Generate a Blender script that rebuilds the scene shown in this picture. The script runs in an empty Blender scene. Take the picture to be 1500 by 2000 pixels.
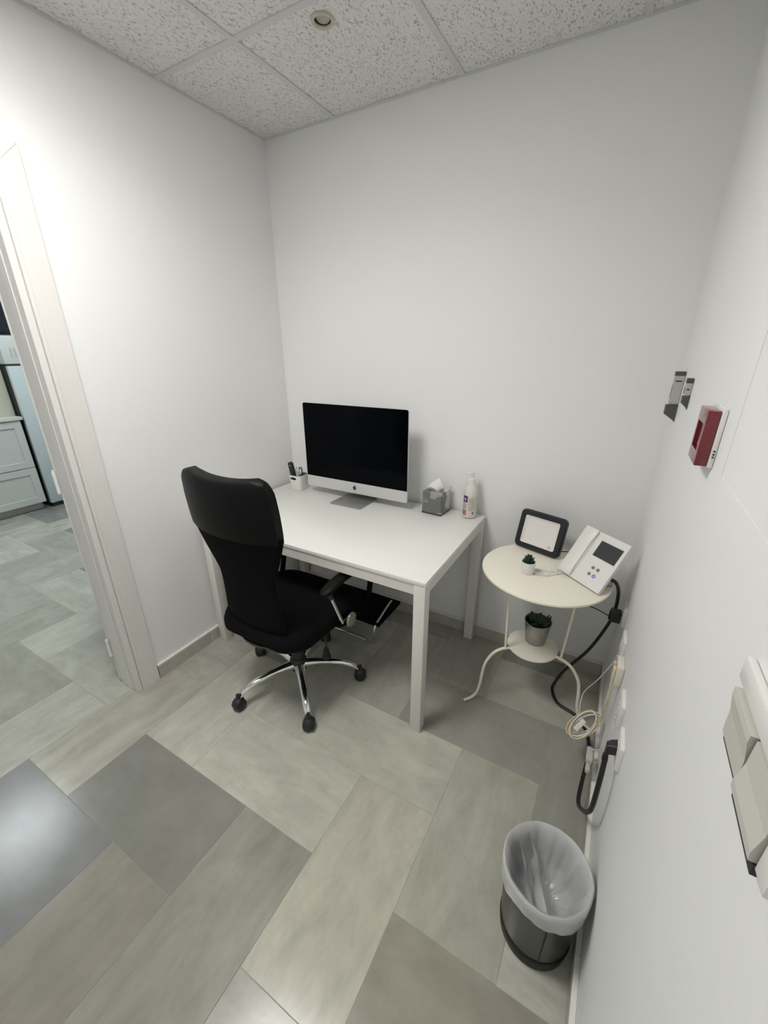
import bpy, bmesh, math, random
from mathutils import Vector, Matrix
random.seed(11)
S = bpy.context.scene
C = S.collection
PI = math.pi
# ---------------------------------------------------------------- camera
H, W = 2.479, 1.9325            # ceiling height, x of the right wall; corner at origin, back wall y=0
cam_d = bpy.data.cameras.new('camera'); cam = bpy.data.objects.new('camera', cam_d); C.objects.link(cam)
cam.location = (1.7652, -1.9195, 1.5213)
cam.rotation_euler = (1.1899, 0.0029, 0.5166)
cam_d.sensor_fit = 'HORIZONTAL'; cam_d.sensor_width = 36.0; cam_d.lens = 793.13*36/1500
cam_d.clip_start = 0.02; cam_d.clip_end = 60
S.camera = cam
# ---------------------------------------------------------------- world, light levels, exposure
wd = bpy.data.worlds.new('world'); S.world = wd; wd.use_nodes = True
wd.node_tree.nodes['Background'].inputs[0].default_value = (0.75, 0.82, 0.9, 1)
wd.node_tree.nodes['Background'].inputs[1].default_value = 0.15
ROOM_LIGHT = 15.2 # emission of the office panel's diffuser
ROOM_BEAM = 6.6                # watts of its forward beam
HALL_LIGHT = 14.5               # emission of the hall ceiling panels
vs = S.view_settings
vs.view_transform = 'Standard'; vs.look = 'None'; vs.gamma = 1.0; vs.use_curve_mapping = False
vs.exposure = 0.13
# ---------------------------------------------------------------- helpers
ORG = {}
def V(*a): return Vector(a)
def link_node(nt, a, b): nt.links.new(a, b)
def mat(name, col, rough=0.5, metal=0.0, bump=0.0, bscale=200.0, spec=0.5, trans=0.0, alpha=1.0, emit=None, estr=0.0, coat=0.0, var=0.0, vscale=6.0):
    m = bpy.data.materials.new(name); m.use_nodes = True; nt = m.node_tree; b = nt.nodes['Principled BSDF']
    b.inputs['Base Color'].default_value = (*col, 1); b.inputs['Roughness'].default_value = rough
    b.inputs['Metallic'].default_value = metal; b.inputs['Specular IOR Level'].default_value = spec
    b.inputs['Transmission Weight'].default_value = trans; b.inputs['Alpha'].default_value = alpha
    b.inputs['Coat Weight'].default_value = coat
    if emit:
        b.inputs['Emission Color'].default_value = (*emit, 1); b.inputs['Emission Strength'].default_value = estr
    tc = None
    if bump or var:
        tc = nt.nodes.new('ShaderNodeTexCoord')
    if bump:
        n = nt.nodes.new('ShaderNodeTexNoise'); n.inputs['Scale'].default_value = bscale; n.inputs['Detail'].default_value = 3
        nt.links.new(tc.outputs['Object'], n.inputs['Vector'])
        bp = nt.nodes.new('ShaderNodeBump'); bp.inputs['Strength'].default_value = bump; bp.inputs['Distance'].default_value = 0.002
        nt.links.new(n.outputs['Fac'], bp.inputs['Height']); nt.links.new(bp.outputs['Normal'], b.inputs['Normal'])
    if var:
        n = nt.nodes.new('ShaderNodeTexNoise'); n.inputs['Scale'].default_value = vscale; n.inputs['Detail'].default_value = 4
        nt.links.new(tc.outputs['Object'], n.inputs['Vector'])
        mx = nt.nodes.new('ShaderNodeMix'); mx.data_type = 'RGBA'
        mx.inputs['A'].default_value = (*[c*(1-var) for c in col], 1); mx.inputs['B'].default_value = (*[min(1, c*(1+var)) for c in col], 1)
        nt.links.new(n.outputs['Fac'], mx.inputs['Factor']); nt.links.new(mx.outputs['Result'], b.inputs['Base Color'])
    return m

class G:
    """collects geometry in world coordinates for one part"""
    def __init__(s): s.v = []; s.f = []; s.fm = []
    def add(s, vs_, fs, mi=0):
        o = len(s.v); s.v += [Vector(p) for p in vs_]; s.f += [[i+o for i in f] for f in fs]; s.fm += [mi]*len(fs); return s
    def bm(s, b, M=None, mi=0):
        b.verts.index_update()
        s.add([(M @ v.co) if M else v.co.copy() for v in b.verts], [[v.index for v in f.verts] for f in b.faces], mi); b.free(); return s
    def box(s, lo, hi, bev=0.0, seg=2, M=None, mi=0):
        b = bmesh.new(); bmesh.ops.create_cube(b, size=1.0)
        lo = Vector(lo); hi = Vector(hi)
        for v in b.verts:
            v.co = Vector([(lo[i]+hi[i])/2 + v.co[i]*(hi[i]-lo[i]) for i in range(3)])
        if bev: bmesh.ops.bevel(b, geom=list(b.edges), offset=bev, segments=seg, profile=0.5, affect='EDGES')
        return s.bm(b, M, mi)
    def rings(s, rs, cap0=True, cap1=True, closed=True, mi=0, M=None):
        n = len(rs[0]); vs_ = [(M @ Vector(p)) if M else Vector(p) for r in rs for p in r]; fs = []
        for i in range(len(rs)-1):
            for j in range(n if closed else n-1):
                k = (j+1) % n; fs.append([i*n+j, i*n+k, (i+1)*n+k, (i+1)*n+j])
        if cap0: fs.append(list(range(n))[::-1])
        if cap1: fs.append([(len(rs)-1)*n+j for j in range(n)])
        return s.add(vs_, fs, mi)
    def lathe(s, prof, c=(0,0,0), n=32, M=None, cap0=True, cap1=True, mi=0):
        rs = [[(c[0]+r*math.cos(2*PI*k/n), c[1]+r*math.sin(2*PI*k/n), c[2]+z) for k in range(n)] for r, z in prof]
        return s.rings(rs, cap0, cap1, True, mi, M)
    def tube(s, pts, r, n=10, smooth=0, M=None, mi=0, closed=False):
        P = [Vector(p) for p in pts]
        if smooth: P = spline(P, smooth, closed)
        R_ = r if callable(r) else (lambda t: r)
        N = len(P); rs = []; up = None
        for i in range(N):
            if closed: d = (P[(i+1) % N]-P[i-1]).normalized()
            else: d = (P[min(i+1, N-1)]-P[max(i-1, 0)]).normalized()
            if up is None:
                up = Vector((0,0,1)) if abs(d.z) < 0.9 else Vector((1,0,0))
            a = d.cross(up)
            if a.length < 1e-5: a = d.cross(Vector((0,1,0)))
            a.normalize(); up = a.cross(d).normalized()
            rr = R_(i/(N-1))
            rs.append([P[i]+a*rr*math.cos(2*PI*k/n)+up*rr*math.sin(2*PI*k/n) for k in range(n)])
        if closed: rs.append(rs[0])
        return s.rings(rs, not closed, not closed, True, mi, M)
    def prism(s, poly, axis, a, b, mi=0, M=None):
        """extrude a 2-D outline along axis (0,1,2) from a to b"""
        def p3(u, w, h):
            q = [u, w]; q.insert(axis, h); return q
        return s.rings([[p3(u, w, a) for u, w in poly], [p3(u, w, b) for u, w in poly]], mi=mi, M=M)
    def obj(s, name, m, parent=None, org=None, smooth=None):
        o0 = Vector(org) if org is not None else (ORG[parent.name] if parent else Vector((0,0,0)))
        me = bpy.data.meshes.new(name)
        me.from_pydata([tuple(p-o0) for p in s.v], [], s.f); me.validate()
        ms = m if isinstance(m, (list, tuple)) else [m]
        for q in ms: me.materials.append(q)
        if len(ms) > 1 and len(me.polygons) == len(s.fm): me.polygons.foreach_set('material_index', s.fm)
        b = bmesh.new(); b.from_mesh(me); bmesh.ops.recalc_face_normals(b, faces=b.faces); b.to_mesh(me); b.free()
        if smooth is not None:
            me.shade_smooth(); me.set_sharp_from_angle(angle=math.radians(smooth))
        o = bpy.data.objects.new(name, me); C.objects.link(o)
        if parent: o.parent = parent
        else: o.location = o0
        ORG[o.name] = o0.copy()
        return o
def spline(P, k, closed=False):
    out = []; N = len(P); rng = range(N if closed else N-1)
    for i in rng:
        if closed: a, b, c, d = P[i-1], P[i], P[(i+1) % N], P[(i+2) % N]
        else: a, b, c, d = P[max(i-1,0)], P[i], P[i+1], P[min(i+2,N-1)]
        for j in range(k):
            t = j/k
            out.append(0.5*((2*b)+(c-a)*t+(2*a-5*b+4*c-d)*t*t+(3*b-a-3*c+d)*t**3))
    if not closed: out.append(P[-1])
    return out
def rrect(cx, cy, hx, hy, r, z, n=6):
    out = []
    for sx, sy, a0 in ((1,1,0),(-1,1,90),(-1,-1,180),(1,-1,270)):
        for k in range(n+1):
            a = math.radians(a0+90*k/n); out.append((cx+sx*(hx-r)+r*math.cos(a), cy+sy*(hy-r)+r*math.sin(a), z))
    return out
def rr2(cx, cy, hx, hy, r, n=6): return [p[:2] for p in rrect(cx, cy, hx, hy, r, 0, n)]
def tag(o, label, cat, group=None):
    o['label'] = label; o['category'] = cat
    if group: o['group'] = group
    return o
def thing(name, label, cat, loc=(0,0,0), group=None):
    o = bpy.data.objects.new(name, None); C.objects.link(o); o.location = loc; o.empty_display_size = 0.05
    ORG[o.name] = Vector(loc); return tag(o, label, cat, group)
def struct_empty(name, loc=(0,0,0), label=None):
    o = bpy.data.objects.new(name, None); C.objects.link(o); o.location = loc; o.empty_display_size = 0.05
    ORG[o.name] = Vector(loc); o['kind'] = 'structure'
    if label: o['label'] = label
    return o
def struct(o, label=None):
    o['kind'] = 'structure'
    if label: o['label'] = label
    return o
def frame_matrix(o, ex, ey, ez):
    M = Matrix.Identity(4)
    for i in range(3):
        M[i][0] = ex[i]; M[i][1] = ey[i]; M[i][2] = ez[i]; M[i][3] = o[i]
    return M
# ---------------------------------------------------------------- materials
M_wall = mat('wall_paint', (0.85,0.85,0.845), 0.55, bump=0.25, bscale=160)
M_trim = mat('door_paint', (0.77,0.75,0.725), 0.35, bump=0.06, bscale=40)
M_white = mat('white_lacquer', (0.80,0.80,0.76), 0.35)
M_desk = mat('desk_white', (0.83,0.83,0.79), 0.30, bump=0.03, bscale=300)
M_deskfr = mat('desk_frame_white', (0.76,0.735,0.69), 0.4)
M_cream = mat('cream_metal', (0.90,0.855,0.735), 0.38)
M_blackp = mat('black_plastic', (0.018,0.019,0.021), 0.42)
M_fabric = mat('black_fabric', (0.0045,0.0045,0.005), 0.95, bump=0.5, bscale=500, spec=0.12)
M_leather = mat('black_leatherette', (0.004,0.0042,0.0045), 0.46, bump=0.25, bscale=260, spec=0.14)
M_chrome = mat('chrome', (0.78,0.78,0.77), 0.10, 1.0)
M_alu = mat('aluminium', (0.70,0.70,0.69), 0.38, 0.55)
M_alud = mat('aluminium_stand', (0.42,0.42,0.41), 0.38, 0.7)
M_glass = mat('screen_glass', (0.0008,0.0012,0.0024), 0.12, spec=0.06)
M_grout = mat('grout', (0.40,0.40,0.365), 0.6)
M_plasticw = mat('white_plastic', (0.80,0.79,0.76), 0.35)
M_plasticg = mat('grey_plastic', (0.50,0.49,0.46), 0.4)
M_red = mat('red_plastic', (0.17,0.008,0.018), 0.28, coat=0.6)
M_redd = mat('red_plastic_inner', (0.09,0.004,0.008), 0.4)
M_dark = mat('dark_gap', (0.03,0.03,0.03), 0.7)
M_rubber = mat('black_rubber', (0.006,0.006,0.007), 0.5)
M_cable = mat('black_cable', (0.008,0.008,0.009), 0.45)
M_steel = mat('galvanised_steel', (0.40,0.40,0.385), 0.38, 0.75, var=0.25, vscale=30)
M_green = mat('succulent_green', (0.020,0.055,0.030), 0.45, var=0.4, vscale=60)
M_soil = mat('soil', (0.012,0.010,0.008), 0.9, bump=0.8, bscale=250)
M_yellow = mat('yellowed_cable', (0.72,0.62,0.40), 0.45)
M_paper = mat('tissue_paper', (0.84,0.84,0.81), 0.8)
M_lampr = mat('aged_cream_ring', (0.60,0.55,0.44), 0.45)
M_binmetal = mat('bin_metal', (0.055,0.055,0.052), 0.27, 0.75)
M_bluew = mat('fridge_white', (0.58,0.66,0.68), 0.3)
M_cab = mat('cabinet_white', (0.62,0.64,0.62), 0.4)
M_navy = mat('navy_glass', (0.010,0.013,0.024), 0.25)

def marble(name, use_obj=True, col=(0.42,0.42,0.38), rough=0.20):
    m = bpy.data.materials.new(name); m.use_nodes = True; nt = m.node_tree; b = nt.nodes['Principled BSDF']; N = nt.nodes.new; L = nt.links.new
    tc = N('ShaderNodeTexCoord'); oi = N('ShaderNodeObjectInfo')
    off = N('ShaderNodeVectorMath'); off.operation = 'MULTIPLY_ADD'
    cr = N('ShaderNodeCombineXYZ'); L(oi.outputs['Random'], cr.inputs[0]); L(oi.outputs['Random'], cr.inputs[1]); L(oi.outputs['Random'], cr.inputs[2])
    off.inputs[1].default_value = (37, 53, 71); L(cr.outputs[0], off.inputs[0]); L(tc.outputs['Object'], off.inputs[2])
    mp = N('ShaderNodeMapping'); mp.inputs['Scale'].default_value = (1.1, 3.7, 1); L(off.outputs[0], mp.inputs['Vector'])
    ra = N('ShaderNodeMath'); ra.operation = 'MULTIPLY_ADD'; ra.inputs[1].default_value = 1.1; ra.inputs[2].default_value = -0.35; L(oi.outputs['Random'], ra.inputs[0])
    rz_ = N('ShaderNodeCombineXYZ'); L(ra.outputs[0], rz_.inputs[2]); L(rz_.outputs[0], mp.inputs['Rotation'])
    n1 = N('ShaderNodeTexNoise'); n1.inputs['Scale'].default_value = 2.2; n1.inputs['Detail'].default_value = 7; n1.inputs['Roughness'].default_value = 0.6; n1.inputs['Distortion'].default_value = 1.3; L(mp.outputs[0], n1.inputs['Vector'])
    r1 = N('ShaderNodeValToRGB'); r1.color_ramp.elements[0].position = 0.30; r1.color_ramp.elements[0].color = (0.80,0.795,0.785,1); r1.color_ramp.elements[1].position = 0.68; r1.color_ramp.elements[1].color = (1.10,1.10,1.095,1); L(n1.outputs['Fac'], r1.inputs['Fac'])
    n2 = N('ShaderNodeTexNoise'); n2.inputs['Scale'].default_value = 9; n2.inputs['Detail'].default_value = 9; n2.inputs['Roughness'].default_value = 0.66; L(off.outputs[0], n2.inputs['Vector'])
    r2 = N('ShaderNodeValToRGB'); r2.color_ramp.elements[0].position = 0.3; r2.color_ramp.elements[0].color = (0.90,0.90,0.89,1); r2.color_ramp.elements[1].position = 0.7; r2.color_ramp.elements[1].color = (1.07,1.07,1.07,1); L(n2.outputs['Fac'], r2.inputs['Fac'])
    # thin sharp veins
    n3 = N('ShaderNodeTexNoise'); n3.inputs['Scale'].default_value = 3.2; n3.inputs['Detail'].default_value = 4; n3.inputs['Distortion'].default_value = 1.3; L(mp.outputs[0], n3.inputs['Vector'])
    r3 = N('ShaderNodeValToRGB'); e = r3.color_ramp.elements; e[0].position = 0.46; e[0].color = (1,1,1,1); e[1].position = 0.54; e[1].color = (1,1,1,1); k = e.new(0.50); k.color = (0.95,0.947,0.942,1); L(n3.outputs['Fac'], r3.inputs['Fac'])
    m1 = N('ShaderNodeMix'); m1.data_type = 'RGBA'; m1.blend_type = 'MULTIPLY'; m1.inputs['Factor'].default_value = 1
    if use_obj: L(oi.outputs['Color'], m1.inputs['A'])
    else: m1.inputs['A'].default_value = (*col, 1)
    mv = N('ShaderNodeMix'); mv.data_type = 'RGBA'; mv.blend_type = 'MULTIPLY'; mv.inputs['Factor'].default_value = 1
    L(r1.outputs[0], mv.inputs['A']); L(r3.outputs[0], mv.inputs['B'])
    one = N('ShaderNodeMix'); one.data_type = 'RGBA'; one.inputs['A'].default_value = (1,1,1,1); L(mv.outputs['Result'], one.inputs['B'])
    if use_obj: L(oi.outputs['Alpha'], one.inputs['Factor'])
    else: one.inputs['Factor'].default_value = 0.7
    L(one.outputs['Result'], m1.inputs['B'])
    m2 = N('ShaderNodeMix'); m2.data_type = 'RGBA'; m2.blend_type = 'MULTIPLY'; m2.inputs['Factor'].default_value = 1
    L(m1.outputs['Result'], m2.inputs['A']); L(r2.outputs[0], m2.inputs['B']); L(m2.outputs['Result'], b.inputs['Base Color'])
    rr = N('ShaderNodeMapRange'); rr.inputs['To Min'].default_value = rough-0.07; rr.inputs['To Max'].default_value = rough+0.08; L(n2.outputs['Fac'], rr.inputs['Value']); L(rr.outputs[0], b.inputs['Roughness'])
    b.inputs['Specular IOR Level'].default_value = 0.5
    bp = N('ShaderNodeBump'); bp.inputs['Strength'].default_value = 0.06; bp.inputs['Distance'].default_value = 0.002; L(n2.outputs['Fac'], bp.inputs['Height']); L(bp.outputs['Normal'], b.inputs['Normal'])
    return m
M_marble = marble('marble_tile'); M_skirt = marble('marble_skirting', False, (0.50,0.48,0.42), 0.4)

def ceiling_mat():
    m = bpy.data.materials.new('mineral_fibre'); m.use_nodes = True; nt = m.node_tree; b = nt.nodes['Principled BSDF']; N = nt.nodes.new; L = nt.links.new
    tc = N('ShaderNodeTexCoord'); mp = N('ShaderNodeMapping'); mp.inputs['Scale'].default_value = (190, 85, 1); mp.inputs['Rotation'].default_value = (0,0,math.radians(10)); L(tc.outputs['Object'], mp.inputs['Vector'])
    n = N('ShaderNodeTexNoise'); n.inputs['Scale'].default_value = 1.0; n.inputs['Detail'].default_value = 2.5; n.inputs['Distortion'].default_value = 0.6; L(mp.outputs[0], n.inputs['Vector'])
    r = N('ShaderNodeValToRGB'); e = r.color_ramp.elements; e[0].position = 0.33; e[0].color = (0.46,0.45,0.44,1); e[1].position = 0.44; e[1].color = (0.80,0.79,0.775,1); L(n.outputs['Fac'], r.inputs['Fac']); L(r.outputs[0], b.inputs['Base Color'])
    n2 = N('ShaderNodeTexNoise'); n2.inputs['Scale'].default_value = 120; n2.inputs['Detail'].default_value = 4; L(tc.outputs['Object'], n2.inputs['Vector'])
    ad = N('ShaderNodeMath'); ad.operation = 'MULTIPLY_ADD'; ad.inputs[1].default_value = 0.35; L(n2.outputs['Fac'], ad.inputs[0]); L(r.outputs[0], ad.inputs[2])
    bp = N('ShaderNodeBump'); bp.inputs['Strength'].default_value = 0.7; bp.inputs['Distance'].default_value = 0.004; L(ad.outputs[0], bp.inputs['Height']); L(bp.outputs['Normal'], b.inputs['Normal'])
    b.inputs['Roughness'].default_value = 0.9; b.inputs['Specular IOR Level'].default_value = 0.2
    return m
M_ceil = ceiling_mat()
M_tbar = mat('ceiling_grid_white', (0.66,0.66,0.645), 0.45)
M_panel = mat('light_diffuser', (0.9,0.9,0.9), 0.5, emit=(1.0,0.985,0.955), estr=ROOM_LIGHT)
M_panelh = mat('hall_light_diffuser', (0.9,0.9,0.9), 0.5, emit=(0.90,0.98,1.0), estr=HALL_LIGHT)

# ================================================================= SETTING
YF, XH, YH = -2.75, -3.9, 0.75          # wall behind the camera, far hall wall, hall side wall
# ---- floor: grout bed plus herringbone marble tiles
floor = struct(G().box((XH,YF,-0.06),(W+0.1,YH,-0.0012)).obj('floor', M_grout), 'polished grey and white marble herringbone floor')
JO = 0.0012
def tile_mesh(nm, l, w):
    g = G().box((-l/2,-w/2,-0.012),(l/2,w/2,0.0), 0.0007, 1)
    me = bpy.data.meshes.new(nm); me.from_pydata([tuple(p) for p in g.v], [], g.f)
    b = bmesh.new(); b.from_mesh(me); bmesh.ops.recalc_face_normals(b, faces=b.faces); b.to_mesh(me); b.free()
    me.materials.append(M_marble); return me
full = tile_mesh('marble_tile', 0.6-JO, 0.3-JO)
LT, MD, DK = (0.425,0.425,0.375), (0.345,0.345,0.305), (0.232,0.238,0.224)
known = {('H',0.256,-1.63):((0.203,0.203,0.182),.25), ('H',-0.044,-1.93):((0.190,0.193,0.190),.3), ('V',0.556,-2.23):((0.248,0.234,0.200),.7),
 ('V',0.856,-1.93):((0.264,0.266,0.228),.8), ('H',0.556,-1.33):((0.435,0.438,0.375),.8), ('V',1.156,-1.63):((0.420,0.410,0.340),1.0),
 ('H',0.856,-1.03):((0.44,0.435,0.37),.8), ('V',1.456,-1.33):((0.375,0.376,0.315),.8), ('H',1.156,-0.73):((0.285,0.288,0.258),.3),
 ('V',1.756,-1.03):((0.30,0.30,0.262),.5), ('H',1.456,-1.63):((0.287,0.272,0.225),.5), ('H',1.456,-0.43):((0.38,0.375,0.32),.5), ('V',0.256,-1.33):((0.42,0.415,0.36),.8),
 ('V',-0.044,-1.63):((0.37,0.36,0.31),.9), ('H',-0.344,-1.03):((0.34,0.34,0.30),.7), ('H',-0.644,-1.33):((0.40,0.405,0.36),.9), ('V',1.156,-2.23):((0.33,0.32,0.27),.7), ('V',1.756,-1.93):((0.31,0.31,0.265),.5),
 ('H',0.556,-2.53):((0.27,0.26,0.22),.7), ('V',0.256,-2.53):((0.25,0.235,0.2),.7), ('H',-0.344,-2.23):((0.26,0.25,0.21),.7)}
cnt = 0
for i in range(-14, 15):
    for j in range(-10, 11):
        for kd, bx, by in (('H',0.256,-1.63),('V',0.856,-1.93)):
            x0 = bx+0.3*i+0.6*j; y0 = by+0.3*i-0.6*j
            x1 = x0+(0.6 if kd == 'H' else 0.3); y1 = y0+(0.3 if kd == 'H' else 0.6)
            cx0, cx1, cy0, cy1 = max(x0,XH), min(x1,W), max(y0,YF), min(y1,YH)
            if (cx0+cx1)/2 > -0.06 and cx0 > -0.3: cy1 = min(cy1, 0.0)
            if cx1-cx0 < 0.02 or cy1-cy0 < 0.02: continue
            lx, ly = cx1-cx0, cy1-cy0
            whole = abs(lx-(x1-x0)) < 1e-6 and abs(ly-(y1-y0)) < 1e-6
            if whole: me = full
            else: me = tile_mesh('marble_tile_cut', (lx if kd == 'H' else ly)-JO, (ly if kd == 'H' else lx)-JO)
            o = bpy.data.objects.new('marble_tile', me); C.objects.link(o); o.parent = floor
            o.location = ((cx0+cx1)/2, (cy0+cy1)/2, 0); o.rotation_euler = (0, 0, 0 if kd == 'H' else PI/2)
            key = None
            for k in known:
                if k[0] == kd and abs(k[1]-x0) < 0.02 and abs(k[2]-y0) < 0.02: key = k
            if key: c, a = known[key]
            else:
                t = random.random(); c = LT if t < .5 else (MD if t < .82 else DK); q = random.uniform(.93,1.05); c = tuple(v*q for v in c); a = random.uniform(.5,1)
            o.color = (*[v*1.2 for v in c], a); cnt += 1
# ---- walls
struct(G().box((-0.12,0,0),(W+0.1,0.1,2.6)).obj('wall_back', M_wall), 'plain white painted back wall behind the desk')
struct(G().box((W,YF,0),(W+0.1,0.0,2.6)).obj('wall_right', M_wall), 'white painted right wall with switch and fire alarm call point')
DY0, DY1, DZ = -1.190, -2.02, 2.045     # door opening in the left wall
struct(G().box((-0.12,DY0,0),(0,0.0,2.6)).box((-0.12,YF,0),(0,DY1,2.6)).box((-0.12,DY1,DZ),(0,DY0,2.6)).obj('wall_left', M_wall), 'white painted left wall with the doorway')
struct(G().box((XH,YF-0.1,0),(W+0.1,YF,2.6)).obj('wall_front', M_wall), 'white wall behind the viewer')
struct(G().box((XH-0.1,YF-0.1,0),(XH,YH+0.1,2.6)).obj('wall_hall_end', M_wall), 'white end wall of the kitchen hall')
struct(G().box((XH,YH,0),(-0.12,YH+0.1,2.6)).obj('wall_hall_side', M_wall), 'white side wall of the kitchen hall')
struct(G().box((-0.12,0.1,0),(0,YH+0.1,2.6)).obj('wall_hall_return', M_wall), 'white return wall of the kitchen hall')
# ---- ceiling: grid bars and mineral fibre tiles
ceil = struct(G().box((XH,YF,H+0.03),(W+0.1,YH,H+0.08)).obj('ceiling', M_tbar), 'suspended ceiling of fissured mineral tiles in a white grid')
gx = [0.0, 0.4226, 1.0226, 1.6226, W]; gy = [0.0, -0.57, -1.17, -1.77, -2.37, YF]
LAMP = (1, 2)
tm = {}
for a in range(4):
    for b in range(5):
        if (a, b) == LAMP: continue
        x0, x1, y1, y0 = gx[a], gx[a+1], gy[b], gy[b+1]
        if (a, b) == (1, 0):      # this tile carries the round downlight: leave a hole
            n = 32; cx, cy, r = 0.734, -0.488, 0.027
            g = G(); inn = [(cx+r*math.cos(2*PI*k/n), cy+r*math.sin(2*PI*k/n)) for k in range(n)]
            out = []
            for k in range(n):
                dx, dy = math.cos(2*PI*k/n), math.sin(2*PI*k/n)
                ts = []
                if dx > 1e-6: ts.append((x1-cx)/dx)
                if dx < -1e-6: ts.append((x0-cx)/dx)
                if dy > 1e-6: ts.append((y1-cy)/dy)
                if dy < -1e-6: ts.append((y0-cy)/dy)
                t = min(ts); out.append((cx+dx*t, cy+dy*t))
            g.rings([[(*p, H+0.0015) for p in out], [(*p, H+0.0015) for p in inn], [(*p, H+0.02) for p in inn], [(*p, H+0.02) for p in out]], False, False)
            # corners
            for X, Y in ((x0,y0),(x1,y0),(x0,y1),(x1,y1)):
                near = sorted(range(n), key=lambda k: (out[k][0]-X)**2+(out[k][1]-Y)**2)
                pa = [k for k in near if abs(out[k][0]-X) < 1e-6][0]; pb = [k for k in near if abs(out[k][1]-Y) < 1e-6][0]
                g.add([(X,Y,H+0.0015),(*out[pa],H+0.0015),(*out[pb],H+0.0015)], [[0,1,2]])
            g.obj('ceiling_tile', M_ceil, ceil); continue
        G().box((x0+.001,y0+.001,H+0.0015),(x1-.001,y1-.001,H+0.02), 0.002, 1).obj('ceiling_tile', M_ceil, ceil)
for x in gx[1:4]: G().box((x-0.012,YF,H-0.0025),(x+0.012,0,H+0.0025)).obj('grid_bar', M_tbar, ceil)
for y in gy[1:5]: G().box((0,y-0.012,H-0.0027),(W,y+0.012,H+0.0025)).obj('grid_bar', M_tbar, ceil)
G().box((0,-0.012,H-0.003),(W,-0.0005,H+0.001)).obj('wall_angle', M_tbar, ceil)
G().box((0.0005,YF,H-0.003),(0.012,-0.012,H+0.001)).obj('wall_angle', M_tbar, ceil)
G().box((W-0.012,YF,H-0.003),(W-0.0005,-0.012,H+0.001)).obj('wall_angle', M_tbar, ceil)
G().box((XH,YF,H),(-0.12,YH,H+0.02)).obj('hall_ceiling_panel', M_wall, ceil)
# lamps
def panel(x0, x1, y0, y1, z, m, label):
    t = thing('ceiling_light', label, 'ceiling light', ((x0+x1)/2, (y0+y1)/2, z))
    fr = 0.012
    G().box((x0,y0,z-0.006),(x1,y0+fr,z)).box((x0,y1-fr,z-0.006),(x1,y1,z)).box((x0,y0+fr,z-0.006),(x0+fr,y1-fr,z)).box((x1-fr,y0+fr,z-0.006),(x1,y1-fr,z)).obj('frame', M_white, t)
    G().box((x0+fr,y0+fr,z-0.004),(x1-fr,y1-fr,z-0.001)).obj('diffuser', m, t)
    return t
ol = panel(0.436, 1.009, -1.757, -1.183, H-0.0, M_panel, 'square white lit panel in the office ceiling grid')
ld = bpy.data.lights.new('panel_beam', 'AREA'); ld.shape = 'SQUARE'; ld.size = 0.54; ld.energy = ROOM_BEAM; ld.color = (1.0,0.985,0.955); ld.spread = math.radians(150)
lo_ = bpy.data.objects.new('panel_beam', ld); C.objects.link(lo_); lo_.parent = ol; lo_.location = (0,0,-0.0065)
panel(-2.50, -1.90, -1.80, -1.20, H-0.0005, M_panelh, 'square cool white lit panel in the hall ceiling nearest the doorway')
panel(-2.50, -1.90, -0.35, 0.25, H-0.0005, M_panelh, 'added unseen cool white panel lighting the hall before the fridge')  # extra unseen panel, added to light the hall
# ---- skirting
def skirt(name, pts, label):
    """pts: list of boxes (lo, hi) already cut; each gets a white painted top"""
    e = struct_empty(name, (pts[0][0][0], pts[0][0][1], 0), label)
    for lo, hi in pts:
        G().box(lo, (hi[0],hi[1],0.068), 0.001, 1).obj('skirting_piece', M_skirt, e)
        G().box((lo[0],lo[1],0.0682),(hi[0],hi[1],0.0775), 0.001, 1).obj('painted_top', M_white, e)
T = 0.014
skirt('baseboard_back', [((a+.0006,-T,0.0),(b-.0006,-0.0004,0)) for a, b in ((T,.4),(.4,.8),(.8,1.2),(1.2,1.6),(1.6,W-T))], 'grey marble skirting with white top along the back wall')
skirt('baseboard_left', [((0.0004,a+.0006,0.0),(T,b-.0006,0)) for a, b in ((-1.102,-.8),(-.8,-.4),(-.4,0))], 'grey marble skirting with white top along the left wall')
skirt('baseboard_right', [((W-T,a+.0006,0.0),(W-.0004,b-.0006,0)) for a, b in ((YF,-2.4),(-2.4,-2.0),(-2.0,-1.6),(-1.6,-1.2),(-1.2,-.8),(-.8,-.4),(-.4,0))], 'grey marble skirting with white top along the right wall')
# ---- door opening, casing and leaf
d1 = struct_empty('door_1', (0,DY0,0), 'white painted door frame with the door swung open into the hall')
CW = 0.070
yo0, yi0, yi1, yo1 = DY0+0.014+CW, DY0+0.014, DY1-0.014, DY1-0.014-CW
zi, zo = DZ-0.004, DZ-0.004+CW
for po in ([(yo0,0),(yi0,0),(yi0,zi),(yo0,zo)], [(yo1,0),(yi1,0),(yi1,zi),(yo1,zo)], [(yo0-.0008,zo),(yi0-.0008,zi),(yi1+.0008,zi),(yo1+.0008,zo)]):
    G().prism(po, 0, 0.0003, 0.013).obj('architrave', M_trim, d1)
for po in ([(yi0-.0002,0),(yi0-.012,0),(yi0-.012,zi),(yi0-.0002,zi)], [(yi1+.001,0),(yi1+.012,0),(yi1+.012,zi),(yi1+.001,zi)]):
    G().prism(po, 0, 0.0003, 0.0115).obj('architrave_bead', M_trim, d1)
for ya, yb, s in ((DY0-0.022, DY0-0.0005, 1), (DY1+0.0005, DY1+0.022, -1)):
    G().box((-0.13,ya,0),(0.006,yb,DZ-0.022), 0.0025, 2).obj('jamb', M_trim, d1)
    yy = (ya-0.004, ya-0.0002) if s > 0 else (yb+0.0002, yb+0.004)
    G().box((-0.075,yy[0],0),(-0.03,yy[1],DZ-0.03), 0.002, 1).obj('door_stop', M_trim, d1)
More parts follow.
